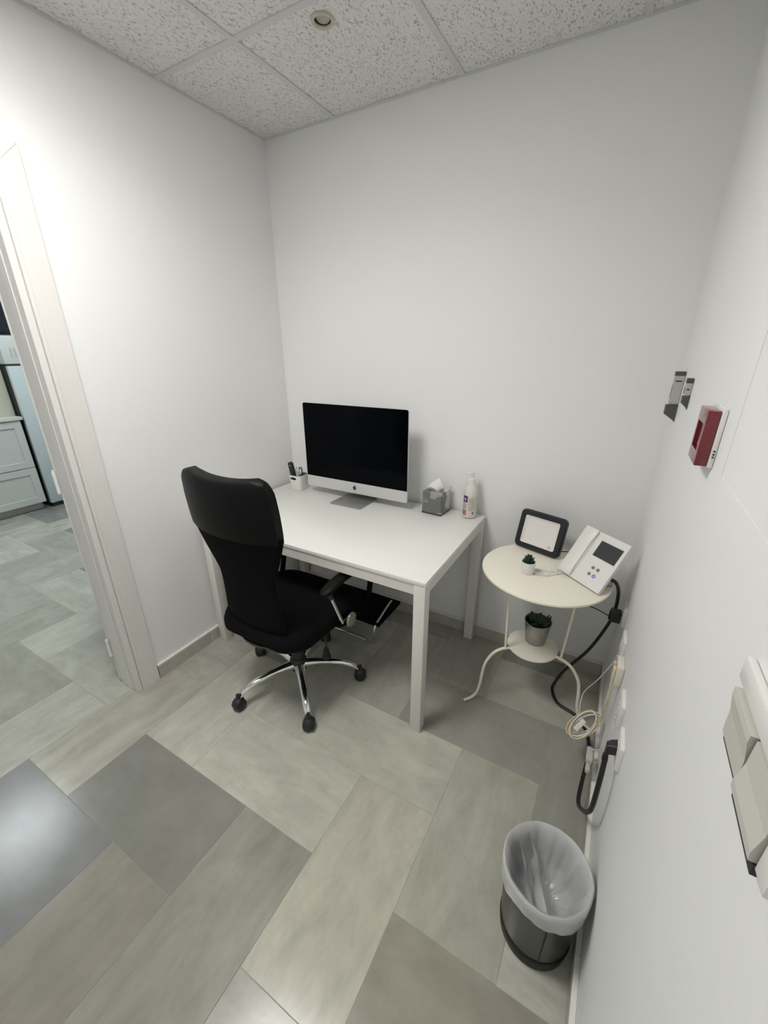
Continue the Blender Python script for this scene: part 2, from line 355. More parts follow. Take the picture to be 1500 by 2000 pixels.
G().box((-0.13,DY1,DZ-0.022),(0.008,DY0,DZ-0.001), 0.002, 1).obj('head_jamb', M_trim, d1)
# leaf swung back into the hall
ang = math.radians(159.6); hx, hy = -0.142, DY0-0.024
Ml = Matrix.Translation((hx,hy,0)) @ Matrix.Rotation(ang, 4, 'Z')
leaf = G().box((0,-0.036,0.006),(0.78,0.0,2.02), 0.002, 1, M=Ml).obj('door_leaf', M_trim, d1)
for z in (0.21, 1.03, 1.82):
    G().lathe([(0.0065,-0.045),(0.0065,0.045)], (-0.136,DY0-0.031,z), 12).lathe([(0.004,0.045),(0.004,0.052),(0.001,0.054)], (-0.136,DY0-0.031,z), 12).obj('hinge', M_plasticw, d1, smooth=40)
# ---- framed panel in the right wall
w1 = struct_empty('window_1', (W,-1.06,1.28), 'white painted hatch frame and closed panel flush in the right wall')
WX = W-0.0004
G().prism([(-1.058,1.287),(-1.106,1.330),(-2.5,1.330),(-2.5,1.287)], 0, WX-0.006, WX).obj('sill_casing', M_wall, w1)
G().prism([(-1.058,1.2875),(-1.058,2.3),(-1.106,2.3),(-1.106,1.3305)], 0, WX-0.006, WX).obj('side_casing', M_wall, w1)
G().box((WX-0.0052,-2.5,1.3302),(WX,-1.1062,2.3)).obj('closed_panel', M_wall, w1)

# ================================================================= DESK
desk = thing('desk', 'white rectangular desk with square legs against the back wall', 'desk', (0.653,-0.381,0))
X0, X1, Y0, Y1, ZT = 0.0336, 1.2726, -0.7545, -0.0155, 0.74
G().box((X0,Y0,ZT-0.018),(X1,Y1,ZT), 0.0018, 2).obj('tabletop', M_desk, desk, smooth=35)
LW = 0.047
def aprons():
    za, zb = 0.676, 0.7215
    for lo, hi in (((X0+LW,Y0+0.004,za),(X1-LW,Y0+0.024,zb)),((X0+LW,Y1-0.024,za),(X1-LW,Y1-0.004,zb)),((X0+0.004,Y0+LW,za),(X0+0.024,Y1-LW,zb)),((X1-0.024,Y0+LW,za),(X1-0.004,Y1-LW,zb))):
        G().box(lo, hi, 0.0015, 1).obj('apron', M_deskfr, desk)
aprons()
for x in (X0+0.001, X1-LW-0.001):
    for y in (Y0+0.001, Y1-LW-0.001):
        G().box((x,y,0.0),(x+LW,y+LW,0.7215), 0.0025, 2).obj('leg', M_deskfr, desk, smooth=35)

# ================================================================= COMPUTER
ic = thing('computer', 'silver all in one desktop computer with black screen on the desk', 'computer', (0.575,-0.165,ZT))
xa, xb, yf = 0.252, 0.900, -0.160
zc, zd, zt = 0.785, 0.848, 1.2565
def rrxz(x0, x1, z0, z1, r, n=5): return rr2((x0+x1)/2, (z0+z1)/2, (x1-x0)/2, (z1-z0)/2, r, n)
def ringy(poly, y): return [(x, y, z) for x, z in poly]
g = G()
cxm, czm = (xa+xb)/2, (zc+zt)/2
base = rrxz(xa, xb, zc, zt, 0.012)
def sc(k, y): return [(cxm+(x-cxm)*k, y, czm+(z-czm)*k) for x, z in base]
g.rings([ringy(base, yf), ringy(base, yf+0.005), sc(0.97, yf+0.012), sc(0.80, yf+0.028), sc(0.5, yf+0.040), sc(0.2, yf+0.044)])
g.obj('body', M_alu, ic, smooth=40)
disp = []
for x, z in rrxz(xa+0.0015, xb-0.0015, zd-0.03, zt-0.0015, 0.011): disp.append((x, max(z, zd)))
G().rings([ringy(disp, yf-0.0012), ringy(disp, yf-0.0001)]).obj('screen', M_glass, ic)
# emblem on the chin: apple silhouette
def apple(cx, cz, s):
    pts = []
    R = [(0,.62),(.10,.70),(.28,.80),(.50,.78),(.68,.66),(.76,.56),(.64,.44),(.58,.28),(.60,.10),(.68,-.06),(.84,-.18),(.76,-.42),(.62,-.66),(.46,-.84),(.30,-.90),(.14,-.85),(0,-.80)]
    Lf = [(-.14,-.85),(-.30,-.90),(-.48,-.82),(-.66,-.60),(-.80,-.30),(-.86,.05),(-.82,.36),(-.68,.62),(-.48,.76),(-.28,.80),(-.10,.72)]
    return [(cx+x*s, cz+z*s) for x, z in R+Lf]
ax, az = 0.578, 0.8165
lg = G().prism(apple(ax, az, 0.0125), 1, yf-0.0008, yf-0.0002)
lg.prism([(ax+0.0005+0.0125*u, az+0.0125*w) for u, w in ((.02,.82),(.00,1.02),(.10,1.22),(.26,1.34),(.40,1.38),(.40,1.20),(.32,1.02),(.18,.88))], 1, yf-0.0008, yf-0.0002)
lg.obj('emblem', M_blackp, ic)
# stand
def plate(path, x0, x1, th):
    P = [Vector((0,y,z)) for y, z in path]; a = []; b_ = []
    for i, p in enumerate(P):
        d = (P[min(i+1,len(P)-1)]-P[max(i-1,0)]).normalized(); n = Vector((0,-d.z,d.y)); a.append(p+n*th/2); b_.append(p-n*th/2)
    prof = [(q.y,q.z) for q in a]+[(q.y,q.z) for q in b_[::-1]]
    return G().prism(prof, 0, x0, x1)
ft = G().rings([rrect(0.578,-0.170,0.098,0.092,0.008,ZT+0.0005), rrect(0.578,-0.170,0.098,0.092,0.008,ZT+0.0062)])
ft.obj('stand_foot', M_alud, ic, smooth=40)
plate([(-0.085,ZT+0.004),(-0.077,ZT+0.01),(-0.078,ZT+0.03),(-0.098,ZT+0.16),(-0.118,ZT+0.24)], 0.482, 0.674, 0.006).obj('stand_neck', M_alud, ic, smooth=60)

# ---- pen cup and contents
def bool_cut(o, cutter):
    md = o.modifiers.new('cut', 'BOOLEAN'); md.operation = 'DIFFERENCE'; md.object = cutter; md.solver = 'EXACT'
    dg = bpy.context.evaluated_depsgraph_get(); me = bpy.data.meshes.new_from_object(o.evaluated_get(dg))
    o.modifiers.clear(); old = o.data; o.data = me; bpy.data.meshes.remove(old); bpy.data.objects.remove(cutter)
cx, cy = 0.165, -0.140
cup = G().rings([rrect(cx,cy,.036,.036,.016,ZT+.0005), rrect(cx,cy,.039,.039,.018,ZT+.006), rrect(cx,cy,.046,.046,.020,ZT+.092), rrect(cx,cy,.0435,.0435,.0185,ZT+.092), rrect(cx,cy,.0365,.0365,.016,ZT+.008)]).obj('pen_cup', M_plasticw, org=(cx,cy,ZT), smooth=40)
tag(cup, 'small white plastic pen cup with an oval handle slot beside the computer', 'cup')
bool_cut(cup, G().prism(rr2(cx-0.006, ZT+0.073, 0.022, 0.0075, 0.0072), 1, cy-0.08, cy).obj('slot_cutter', M_dark, org=(cx,cy,ZT)))
# black remote like stapler
Mr = Matrix.Translation((cx-0.022,cy-0.008,ZT+0.022)) @ Matrix.Rotation(math.radians(-8),4,'Y') @ Matrix.Rotation(math.radians(4),4,'X')
rm = G().rings([[(x,-0.008,z) for x,z in rr2(0,0.072,0.0150,0.072,0.013)],[(x,0.008,z) for x,z in rr2(0,0.072,0.0150,0.072,0.013)]], M=Mr).obj('remote_control', M_blackp, org=(cx-.022,cy-.008,ZT+.022), smooth=40)
tag(rm, 'black remote handle standing in the white pen cup', 'remote')
G().lathe([(0.003,0),(0.003,0.001)], (0,0,0), 16, M=Mr @ Matrix.Translation((0,-0.0081,0.124)) @ Matrix.Rotation(PI/2,4,'X')).obj('button', M_plasticw, rm, smooth=40)
sx, sy, sz = cx+0.010, cy-0.012, ZT+0.013
scs = thing('scissors', 'scissors with grey and black loop handles standing in the pen cup', 'scissors', (sx,sy,sz))
for s in (-1, 1):
    Ms = Matrix.Translation((sx,sy+s*0.003,sz)) @ Matrix.Rotation(math.radians(s*5+3),4,'Y')
    loop = [(0.012*math.cos(a), 0, 0.100+0.026*math.sin(a)) for a in [2*PI*k/20 for k in range(20)]]
    G().tube(loop, 0.0035, 8, closed=True, M=Ms).tube([(0,0,0.055),(0,0,0.073)], 0.004, 8, M=Ms).obj('handle', M_plasticg if s < 0 else M_blackp, scs, smooth=50)
    G().box((-0.004,-0.001,0.0),(0.004,0.001,0.056), 0.0004, 1, M=Ms).obj('blade', M_chrome, scs)
Mq = Matrix.Translation((cx+0.022,cy+0.016,ZT+0.012)) @ Matrix.Rotation(math.radians(6),4,'Y')
tag(G().box((-0.014,-0.008,0),(0.014,0.008,0.090), 0.003, 2, M=Mq).box((-0.010,-0.0095,0.05),(0.010,-0.0081,0.086), 0.0005, 1, M=Mq).obj('stapler', mat('slate_blue_plastic',(0.085,0.11,0.14),0.45), org=(cx+.022,cy+.016,ZT+.012), smooth=40), 'slate blue stapler standing in the pen cup next to the screen', 'stapler')

# ---- tissue box
def facet_mat():
    m = bpy.data.materials.new('grey_facet_print'); m.use_nodes = True; nt = m.node_tree; b = nt.nodes['Principled BSDF']; N = nt.nodes.new; L = nt.links.new
    tc = N('ShaderNodeTexCoord'); mp = N('ShaderNodeMapping'); mp.inputs['Rotation'].default_value = (0.5,0.3,0.7); mp.inputs['Location'].default_value = (0.03,0.01,0.02); L(tc.outputs['Object'], mp.inputs['Vector'])
    v = N('ShaderNodeTexVoronoi'); v.inputs['Scale'].default_value = 15; v.distance = 'CHEBYCHEV'; L(mp.outputs[0], v.inputs['Vector'])
    r = N('ShaderNodeValToRGB'); r.color_ramp.interpolation = 'CONSTANT'; e = r.color_ramp.elements; e[0].color = (0.15,0.15,0.145,1); e[1].position = 0.3; e[1].color = (0.27,0.27,0.255,1)
    for p, c in ((.45,.50),(.62,.18),(.75,.62),(.88,.33)): q = e.new(p); q.color = (c,c,c*0.96,1)
    sp = N('ShaderNodeSeparateColor'); L(v.outputs['Color'], sp.inputs[0]); L(sp.outputs[0], r.inputs['Fac']); L(r.outputs[0], b.inputs['Base Color'])
    b.inputs['Roughness'].default_value = 0.3
    return m
M_facet = facet_mat()
tx0, tx1, ty0, ty1 = 0.975, 1.083, -0.136, -0.026
tb = thing('tissue_box', 'grey faceted pattern tissue box between computer and pump bottle', 'tissue box', ((tx0+tx1)/2,(ty0+ty1)/2,ZT))
Rz = Matrix.Translation(((tx0+tx1)/2,(ty0+ty1)/2,0)) @ Matrix.Rotation(math.radians(-4),4,'Z') @ Matrix.Translation((-(tx0+tx1)/2,-(ty0+ty1)/2,0))
cmx, cmy, hx_, hy_ = (tx0+tx1)/2, (ty0+ty1)/2, (tx1-tx0)/2, (ty1-ty0)/2
sl = [[(cmx+0.030*math.cos(2*PI*k/28), cmy+0.020*math.sin(2*PI*k/28), z) for k in range(28)] for z in (ZT+.118, ZT+.105)]
G().rings([rrect(cmx,cmy,hx_,hy_,.002,ZT+.0085), rrect(cmx,cmy,hx_-.002,hy_-.001,.002,ZT+.06), rrect(cmx,cmy,hx_-.001,hy_,.003,ZT+.116), rrect(cmx,cmy,hx_-.004,hy_-.004,.003,ZT+.119), [rrect(cmx,cmy,.034,.024,.014,ZT+.117)[k] for k in range(28)], [rrect(cmx,cmy,.033,.023,.014,ZT+.10)[k] for k in range(28)]], False, True, M=Rz).obj('carton', M_facet, tb, smooth=30)
G().rings([rrect(cmx,cmy,hx_+.0005,hy_+.0005,.002,ZT+.0003), rrect(cmx,cmy,hx_+.0005,hy_+.0005,.002,ZT+.0083)], M=Rz).obj('bottom_band', mat('dark_carton_band',(0.045,0.045,0.042),0.4), tb)
# raised cellophane corner
G().prism([(cmx+hx_-.020,ZT+.1192),(cmx+hx_+.004,ZT+.1192),(cmx+hx_+.006,ZT+.134),(cmx+hx_-.004,ZT+.130)], 1, cmy+hy_-.012, cmy+hy_-.004).obj('torn_flap', M_facet, tb)
ts = G()
rs = []
for i, (z, r, ox) in enumerate(((.108,.016,0),(.120,.025,-.004),(.128,.034,-.010),(.140,.030,-.008),(.158,.018,.000),(.172,.009,.006),(.180,.003,.009))):
    rs.append([(cmx+ox+r*(1+.22*math.sin(5*a+i*.7))*math.cos(a)*1.1, cmy-.004+r*.62*(1+.25*math.sin(4*a+i))*math.sin(a), ZT+z+.006*math.sin(3*a+1)*(r/.03)) for a in [2*PI*k/30 for k in range(30)]])
ts.rings(rs, False, True)
tis = ts.obj('tissue', M_paper, org=(cmx,cmy,ZT+.108), smooth=50)
tag(tis, 'white crumpled paper tissue pulled up out of the grey box', 'tissue')

# ---- pump bottle
bx_, by_ = 1.203, -0.066
bt = thing('pump_bottle', 'clear plastic pump bottle with purple and red label at the desk corner', 'bottle', (bx_,by_,ZT))
M_bot = mat('clear_bottle', (0.84,0.85,0.78), 0.22, trans=0.22, spec=0.5)
M_gel = mat('bottle_gel', (0.72,0.73,0.64), 0.3)
G().lathe([(0.028,0.0005),(0.0345,0.004),(0.0345,0.125),(0.031,0.148),(0.020,0.172),(0.0155,0.178),(0.0155,0.186)], (bx_,by_,ZT), 36).obj('body', M_bot, bt, smooth=40)
G().lathe([(0.0165,0.178),(0.0165,0.198),(0.012,0.202),(0.006,0.203),(0.006,0.216),(0.0115,0.218),(0.0125,0.232),(0.009,0.234)], (bx_,by_,ZT), 28).obj('pump_collar', M_plasticw, bt, smooth=40)
Mz = Matrix.Translation((bx_,by_,ZT)) @ Matrix.Rotation(math.radians(215),4,'Z')
G().rings([[(-0.010,y,z) for y,z in rr2(0,.2265,.009,.0065,.004)],[(0.012,y,z) for y,z in rr2(0,.2265,.008,.006,.004)],[(0.030,y,z) for y,z in rr2(0,.2225,.005,.004,.003)]], M=Mz).obj('pump_head', M_plasticw, bt, smooth=50)
def wrap(a0, a1, z0, z1, r, name, m, par, n=10):
    rs = [[(bx_+q*math.cos(math.radians(a0+(a1-a0)*k/n)), by_+q*math.sin(math.radians(a0+(a1-a0)*k/n)), ZT+z) for k in range(n+1)] for q, z in ((r,z0),(r,z1),(r-.0006,z1),(r-.0006,z0),(r,z0))]
    return G().rings(rs, False, False, False).obj(name, m, par, smooth=40)
lab = wrap(205, 345, 0.014, 0.118, 0.0353, 'label_sheet', mat('label_paper',(0.66,0.63,0.56),0.5,var=0.12,vscale=90), bt, 20)
wrap(222, 264, 0.084, 0.117, 0.0359, 'purple_block', mat('label_purple',(0.045,0.018,0.085),0.5), lab)
wrap(212, 258, 0.016, 0.044, 0.0358, 'red_block', mat('label_red',(0.46,0.16,0.14),0.5,var=0.3,vscale=70), lab)
wrap(220, 258, 0.050, 0.078, 0.0358, 'grey_block', mat('label_grey',(0.40,0.40,0.41),0.5,var=0.3,vscale=80), lab)
M_lav = mat('label_lavender', (0.62,0.52,0.70), 0.5)
wrap(233, 236, 0.093, 0.107, 0.0363, 'glyph', M_lav, lab, 2); wrap(239, 242, 0.093, 0.107, 0.0363, 'glyph', M_lav, lab, 2); wrap(244, 247, 0.093, 0.107, 0.0363, 'glyph', M_lav, lab, 2); wrap(249, 252, 0.093, 0.107, 0.0363, 'glyph', M_lav, lab, 2); wrap(239, 252, 0.0925, 0.0955, 0.0363, 'glyph', M_lav, lab, 4)
M_ltx = mat('label_text_grey', (0.30,0.28,0.25), 0.6)
for k in range(9): wrap(272, 272+random.uniform(38,52), 0.104-0.0075*k, 0.1065-0.0075*k, 0.0358, 'text_line', M_ltx, lab, 6)
wrap(305, 315, 0.024, 0.036, 0.0359, 'symbol', mat('label_dark',(0.10,0.10,0.09),0.6), lab, 3)

# ================================================================= OFFICE CHAIR
bc = V(0.624,-0.764,0)
ch = thing('office_chair', 'black high back office chair with chrome star base pushed under the desk', 'chair', (bc.x,bc.y,0))
for k in range(5):
    a = math.radians(-114+72*k); d = V(math.cos(a),math.sin(a),0); s = V(-d.y,d.x,0); up = V(0,0,1)
    # flattened tapering arm
    rs = []
    for r, z, w, h in ((.030,.105,.026,.022),(.08,.112,.023,.018),(.15,.114,.020,.015),(.21,.108,.018,.014),(.25,.096,.017,.013),(.278,.080,.016,.012),(.292,.066,.014,.010)):
        c = bc+d*r+up*z; rs.append([c+s*(w*math.cos(t))+up*(h*math.sin(t)) for t in [2*PI*q/16 for q in range(16)]])
    G().rings(rs).obj('base_arm', M_chrome, ch, smooth=50)
    # twin wheel caster
    c = bc+d*0.300; ca = a+random.uniform(-.6,.6); f = V(math.cos(ca),math.sin(ca),0); sd = V(-f.y,f.x,0)
    Mc = frame_matrix(c+V(0,0,0.0262), f, up, sd)
    cs = G()
    for q in (-1, 1):
        cs.lathe([(0.012,q*.006-.0005),(0.024,q*.006),(0.026,q*.010),(0.026,q*.020),(0.020,q*.0245),(0.006,q*.026)], (0,0,0), 24, M=Mc)
    co = cs.obj('caster', M_rubber, ch, smooth=40)
    G().rings([[(0.0285*math.cos(t)*k1, h, 0.0275*math.sin(t)*k1) for t in [2*PI*q/20 for q in range(20)]] for h, k1 in ((-.012,1.0),(.008,1.0),(.020,.88),(.029,.62),(.034,.36),(.055,.30))], M=Mc).obj('caster_hood', M_blackp, co, smooth=50)
G().lathe([(0.030,0.075),(0.040,0.080),(0.043,0.10),(0.040,0.128),(0.030,0.138)], (bc.x,bc.y,0), 28).obj('hub', M_blackp, ch, smooth=40)
G().lathe([(0.028,0.135),(0.026,0.26),(0.016,0.262),(0.015,0.36)], (bc.x,bc.y,0), 24).obj('gas_column', M_blackp, ch, smooth=40)
G().box((bc.x-.09,bc.y-.13,.345),(bc.x+.09,bc.y+.10,.385), .008, 2).obj('tilt_mechanism', M_blackp, ch, smooth=40)
lv = G().tube([(bc.x+.10,bc.y+.02,.355),(bc.x+.16,bc.y+.005,.345),(bc.x+.175,bc.y+.004,.30),(bc.x+.175,bc.y+.004,.262)], .0045, 8, smooth=5).obj('tension_rod', M_blackp, ch, smooth=50)
G().lathe([(0.006,.055),(0.012,.045),(0.016,.02),(0.021,.008),(0.021,0.0),(0.012,-.004)], (bc.x+.175,bc.y+.004,.208), 20).obj('tension_knob', M_rubber, lv, smooth=40)
# seat cushion
sy0 = bc.y+0.005
def seatring(k, z, fx=0.0, dz=0.0):
    out = []
    for x, y, _ in rrect(bc.x, sy0, 0.252*k, 0.258*k, 0.10*k, 0, 8):
        t = max(0.0, (y-sy0-0.10)/0.16)
        q = max(0.0, (sy0-y)/0.258); out.append((bc.x+(x-bc.x)*(1-.17*q*q), y, z-0.025*t*t+dz*(1-t)))
    return out
G().rings([seatring(.72,.386),seatring(.93,.392),seatring(1.0,.415),seatring(1.0,.440),seatring(.965,.462),seatring(.86,.474),seatring(.6,.476),seatring(.25,.472)]).obj('seat', M_fabric, ch, smooth=60)
# backrest: surface y(s,z), half width w(z)
WZ = [(.405,.095),(.43,.135),(.47,.152),(.507,.153),(.56,.146),(.605,.140),(.66,.135),(.71,.136),(.76,.158),(.81,.182),(.86,.203),(.905,.220),(.94,.2235),(1.0,.2235),(1.04,.222),(1.08,.216),(1.10,.207),(1.115,.192),(1.124,.170),(1.1275,.14)]
def hw(z):
    for (a, b), (c, d) in zip(WZ, WZ[1:]):
        if a <= z <= c: return b+(d-b)*(z-a)/(c-a)
    return WZ[0][1] if z < WZ[0][0] else WZ[-1][1]
def yb(z):
    if z < .50: return -0.975+0.10*((.50-z)/.10)**2*0.6
    return -0.975-0.09*(z-.5)
def bs(s, z, off):
    w = hw(z); return V(bc.x+s*w, yb(z)+0.045*(abs(s)**2.2-1)*(w/.22)**2+off, z+(0.012*(abs(s)**2-.4) if z > 1.05 else 0))
def backpart(zs, th, n=16, puff=0.0):
    g = G(); rs = []
    for z in zs:
        ss = [-1+2*k/n for k in range(n+1)]
        rear = [bs(s, z, -th/2-puff*(1-s*s)) for s in ss]; fr = [bs(s, z, th/2+puff*(1-s*s)) for s in ss[::-1]]
        rs.append(rear+fr)
    return g.rings(rs)
zl = [.902,.906,.93,.96,1.0,1.03,1.06,1.08,1.095,1.105,1.115,1.121,1.1255]
backpart(zl, .030, puff=.004).obj('headrest_cover', M_leather, ch, smooth=60)
backpart([.425,.45,.48,.507,.53,.56,.605,.64,.68,.71,.735,.76,.79,.81,.84,.86,.885,.905,.92], .020).obj('mesh_back', M_fabric, ch, smooth=60)
edge = []
for z in [.92-.02*k for k in range(25)]: edge.append(bs(1,z,0))
edge2 = [V(2*bc.x-p.x,p.y,p.z) for p in edge]
fr_ = G().tube(edge+[V(bc.x+.05,-.93,.395),V(bc.x+.06,-.85,.378)], .0085, 10).tube(edge2+[V(bc.x-.05,-.93,.395),V(bc.x-.06,-.85,.378)], .0085, 10)
fr_.obj('back_frame', M_fabric, ch, smooth=50)
# rear shell under the back of the seat
G().rings([[(bc.x+.185*k1*math.cos(t), bc.y-.08+(.17 if math.sin(t) < 0 else .10)*k1*math.sin(t), z) for t in [2*PI*q/28 for q in range(28)]] for k1, z in ((.45,.352),(.75,.36),(1.0,.386),(1.02,.40))]).obj('seat_shell', M_blackp, ch, smooth=50)
# arms
for s in (1, -1):
    X = lambda o: bc.x+s*o
    P = spline([V(X(.262),-.862,.622),V(X(.268),-.83,.640),V(X(.272),-.77,.652),V(X(.275),-.69,.650),V(X(.275),-.60,.632),V(X(.272),-.55,.612)], 5)
    rs = []
    N_ = len(P)
    for i, p in enumerate(P):
        d = (P[min(i+1,N_-1)]-P[max(i-1,0)]).normalized(); sd = V(1,0,0); u = sd.cross(d).normalized(); t = i/(N_-1)
        w = .026*min(1, .45+4*t, .55+4*(1-t)); h = .013
        rs.append([p+sd*(w*math.copysign(abs(math.cos(q))**.7,math.cos(q)))+u*(h*math.copysign(abs(math.sin(q))**.7,math.sin(q))) for q in [2*PI*k/20 for k in range(20)]])
    G().rings(rs).obj('armrest_pad', M_leather, ch, smooth=50)
    G().rings([[V(X(.268)+.011*math.cos(q)*(1.1 if 1 else 1), y+.017*math.sin(q)*k1, z) for q in [2*PI*k/12 for k in range(12)]] for y, z, k1 in ((-.545,.612,1.2),(-.525,.56,1.0),(-.52,.50,.9),(-.54,.43,1.0))]).obj('arm_post', M_fabric, ch, smooth=50)
    G().tube([V(X(.262),-.835,.628),V(X(.262),-.812,.585)], .011, 10).obj('arm_socket', M_blackp, ch, smooth=50)
    G().tube([V(X(.262),-.813,.587),V(X(.268),-.752,.430)], .0085, 12).obj('arm_strut', M_chrome, ch, smooth=50)
    G().tube([V(X(.262),-.775,.425),V(X(.266),-.70,.405),V(X(.266),-.58,.41),V(X(.266),-.54,.44)], .010, 10, smooth=4).obj('arm_bracket', M_fabric, ch, smooth=50)
    Md = frame_matrix(V(X(.275),-.700,.418), V(0,1,0), V(0,0,1), V(1 if s > 0 else -1,0,0))
    G().lathe([(0.032,0.0),(0.033,0.004),(0.031,0.009),(0.020,0.0115),(0.004,0.012)], (0,0,0), 32, M=Md).obj('bracket_disc', mat('brushed_cap',(0.55,0.53,0.47),0.35,0.8), ch, smooth=40)

# ================================================================= FOOTREST
fo = thing('footrest', 'black slab footrest on a chrome tube frame on the floor under the desk', 'footrest', (0.63,-0.30,0))
G().box((.385,-.415,.166),(.875,-.165,.186), .006, 3).obj('platform', M_fabric, fo, smooth=40)
u = [(.832,-.20,.1935),(.842,-.28,.1935),(.853,-.355,.1935),(.853,-.41,.175),(.848,-.424,.13),(.835,-.415,.07),(.80,-.385,.022),(.757,-.360,.0085)]
u = u+[(.63,-.358,.0085)]+[(1.26-x,y,z) for x,y,z in u[::-1]]
G().tube(u, .0065, 12, smooth=4).obj('tube_frame', M_chrome, fo, smooth=50)
G().tube([(.45,-.19,.166),(.45,-.17,.0085),(.63,-.17,.0085),(.81,-.17,.0085),(.81,-.19,.166)], .0065, 10).obj('rear_tube', M_chrome, fo, smooth=50)

# ================================================================= SIDE TABLE
TC = V(1.615,-0.318,0); TZ = 0.672
st = thing('side_table', 'round cream metal side table with three bent legs and low shelf', 'table', (TC.x,TC.y,0))
G().lathe([(0.236,TZ-.014),(0.246,TZ-.013),(0.2505,TZ-.007),(0.2495,TZ-.001),(0.246,TZ),(0.10,TZ-.0005),(0.002,TZ-.0005)], TC, 96).obj('tabletop', M_cream, st, smooth=40)
G().lathe([(0.002,.282),(0.100,.282),(0.106,.284),(0.108,.288),(0.106,.293),(0.10,.293),(0.002,.2925)], TC, 64).obj('shelf', M_cream, st, smooth=40)
for a in (217, 347, 100):
    d = V(math.cos(math.radians(a)),math.sin(math.radians(a)),0)
    P = [(.146,TZ-.013),(.1255,.280)]
    leg = G().tube([TC+d*r+V(0,0,z) for r,z in P] , .0052, 10)
    Q = [(.102,.286),(.135,.287),(.175,.270),(.208,.225),(.220,.17),(.226,.10),(.240,.045),(.265,.018),(.296,.0075)]
    leg.tube([TC+d*r+V(0,0,z) for r,z in Q], .0066, 10, smooth=4)
    leg.obj('leg', M_cream, st, smooth=50)

# ---- floodlight
e1 = (V(1.647,-.205,.6725)-V(1.446,-.140,.6725)); wl = e1.length; ex = e1.normalized()
ez = V(.012,.042,.168); ez = (ez-ex*ez.dot(ex)).normalized(); ey = ez.cross(ex).normalized()
Mfl = frame_matrix(V(1.446,-.140,.6772), ex, ey, ez)
fl = thing('floodlight', 'black framed floodlight with pale reflector leaning on the side table', 'lamp', (1.55,-.17,TZ))
hl = .176; wl = .212
def fring(hx, hz, r, y): return [(wl/2+p[0], y, hl/2+p[1]) for p in rr2(0,0,hx,hz,r,6)]
G().rings([fring(wl/2-.028,hl/2-.026,.008,.004),fring(wl/2-.026,hl/2-.024,.008,-.002),fring(wl/2-.006,hl/2-.006,.018,-.002),fring(wl/2,hl/2,.022,.004),fring(wl/2,hl/2,.022,.020),fring(wl/2-.006,hl/2-.006,.018,.026)], False, True, M=Mfl).obj('housing', mat('navy_black_plastic',(0.012,0.014,0.020),0.4), fl, smooth=35)
G().rings([fring(wl/2-.0265,hl/2-.0245,.008,-.0005),fring(wl/2-.036,hl/2-.033,.006,.010),fring(wl/2-.040,hl/2-.036,.005,.011)], False, True, M=Mfl).obj('reflector', mat('pale_reflector',(0.86,0.83,0.79),0.35), fl, smooth=35)
G().rings([fring(wl/2-.0262,hl/2-.0242,.008,.0003),fring(wl/2-.0262,hl/2-.0242,.008,.0016)], M=Mfl).obj('glass', mat('lamp_glass',(0.95,0.95,0.95),0.05,alpha=0.10), fl)
G().lathe([(0.0035,0),(0.0035,.002)], (0,0,0), 12, M=Mfl @ Matrix.Translation((wl-.052,.0095,.036)) @ Matrix.Rotation(PI/2,4,'X')).obj('sensor', M_dark, fl)
for x_ in (.05,.16):
    pb_ = Mfl @ V(x_,.062,.02); pb_.z = TZ+.006
    G().tube([Mfl @ V(x_,.026,.09), pb_], .005, 8).obj('bracket', M_blackp, fl, smooth=50)
tag(G().tube([Mfl @ V(.20,.022,.03), (1.672,-.155,.70), (1.69,-.17,.705), (1.702,-.20,.69), (1.705,-.235,.676), (1.72,-.25,.6755)], .0022, 8, smooth=6).obj('floodlight_cable', M_cable, org=(1.66,-.17,TZ), smooth=50), 'thin dark cable from the floodlight behind the white intercom', 'cable')

# ---- intercom phone on its stand
ph = thing('intercom_phone', 'white video intercom phone with handset tilted on the side table', 'intercom', (1.75,-.33,TZ))
o = V(1.669,-.300,.6815); ex = (V(1.816,-.420,0)-V(1.669,-.300,0)).normalized(); ez = V(.060,.104,.174); ez = (ez-ex*ez.dot(ex)).normalized(); ey = ez.cross(ex).normalized()
PW, PH = .192, .211
Mp = frame_matrix(o, ex, ey, ez)
def pr(a0, a1, b0, b1, y0, y1, r=.002, n=4):      # a across, b measured from the top
    x0, x1, z0, z1 = a0*PW, a1*PW, (1-b1)*PH, (1-b0)*PH
    pl = rr2((x0+x1)/2,(z0+z1)/2,(x1-x0)/2,(z1-z0)/2,r,n)
    return [[(p[0],y,p[1]) for p in pl] for y in (y0,y1)]
G().rings(pr(0,1,0,1,0.0,.014,.003), M=Mp).obj('housing', M_plasticw, ph, smooth=35)
G().rings(pr(.43,.935,.135,.445,-.0008,-.0001,.001), M=Mp).obj('screen', mat('intercom_screen',(0.028,0.032,0.033),0.3), ph)
for k, (a, b) in enumerate(((.605,.643),(.722,.643),(.605,.771),(.722,.775))):
    Mb = Mp @ Matrix.Translation((a*PW,-.0002,(1-b)*PH)) @ Matrix.Rotation(PI/2,4,'X')
    if k < 3: G().lathe([(.0066,0),(.0062,.0018),(.002,.002)], (0,0,0), 20, M=Mb).obj('button', mat('olive_button',(0.20,0.19,0.14),0.5), ph, smooth=40)
    else:
        bt_ = G().lathe([(.0105,0),(.0100,.0012),(.002,.0014)], (0,0,0), 24, M=Mb).obj('button', mat('pale_blue_button',(0.72,0.77,0.88),0.4), ph, smooth=40)
        G().lathe([(.0066,.0014),(.0066,.0020),(.0036,.0020),(.0036,.0014)], (0,0,0), 24, M=Mb, cap0=False, cap1=False).obj('blue_ring', mat('button_blue',(0.05,0.07,0.32),0.4), bt_, smooth=40)
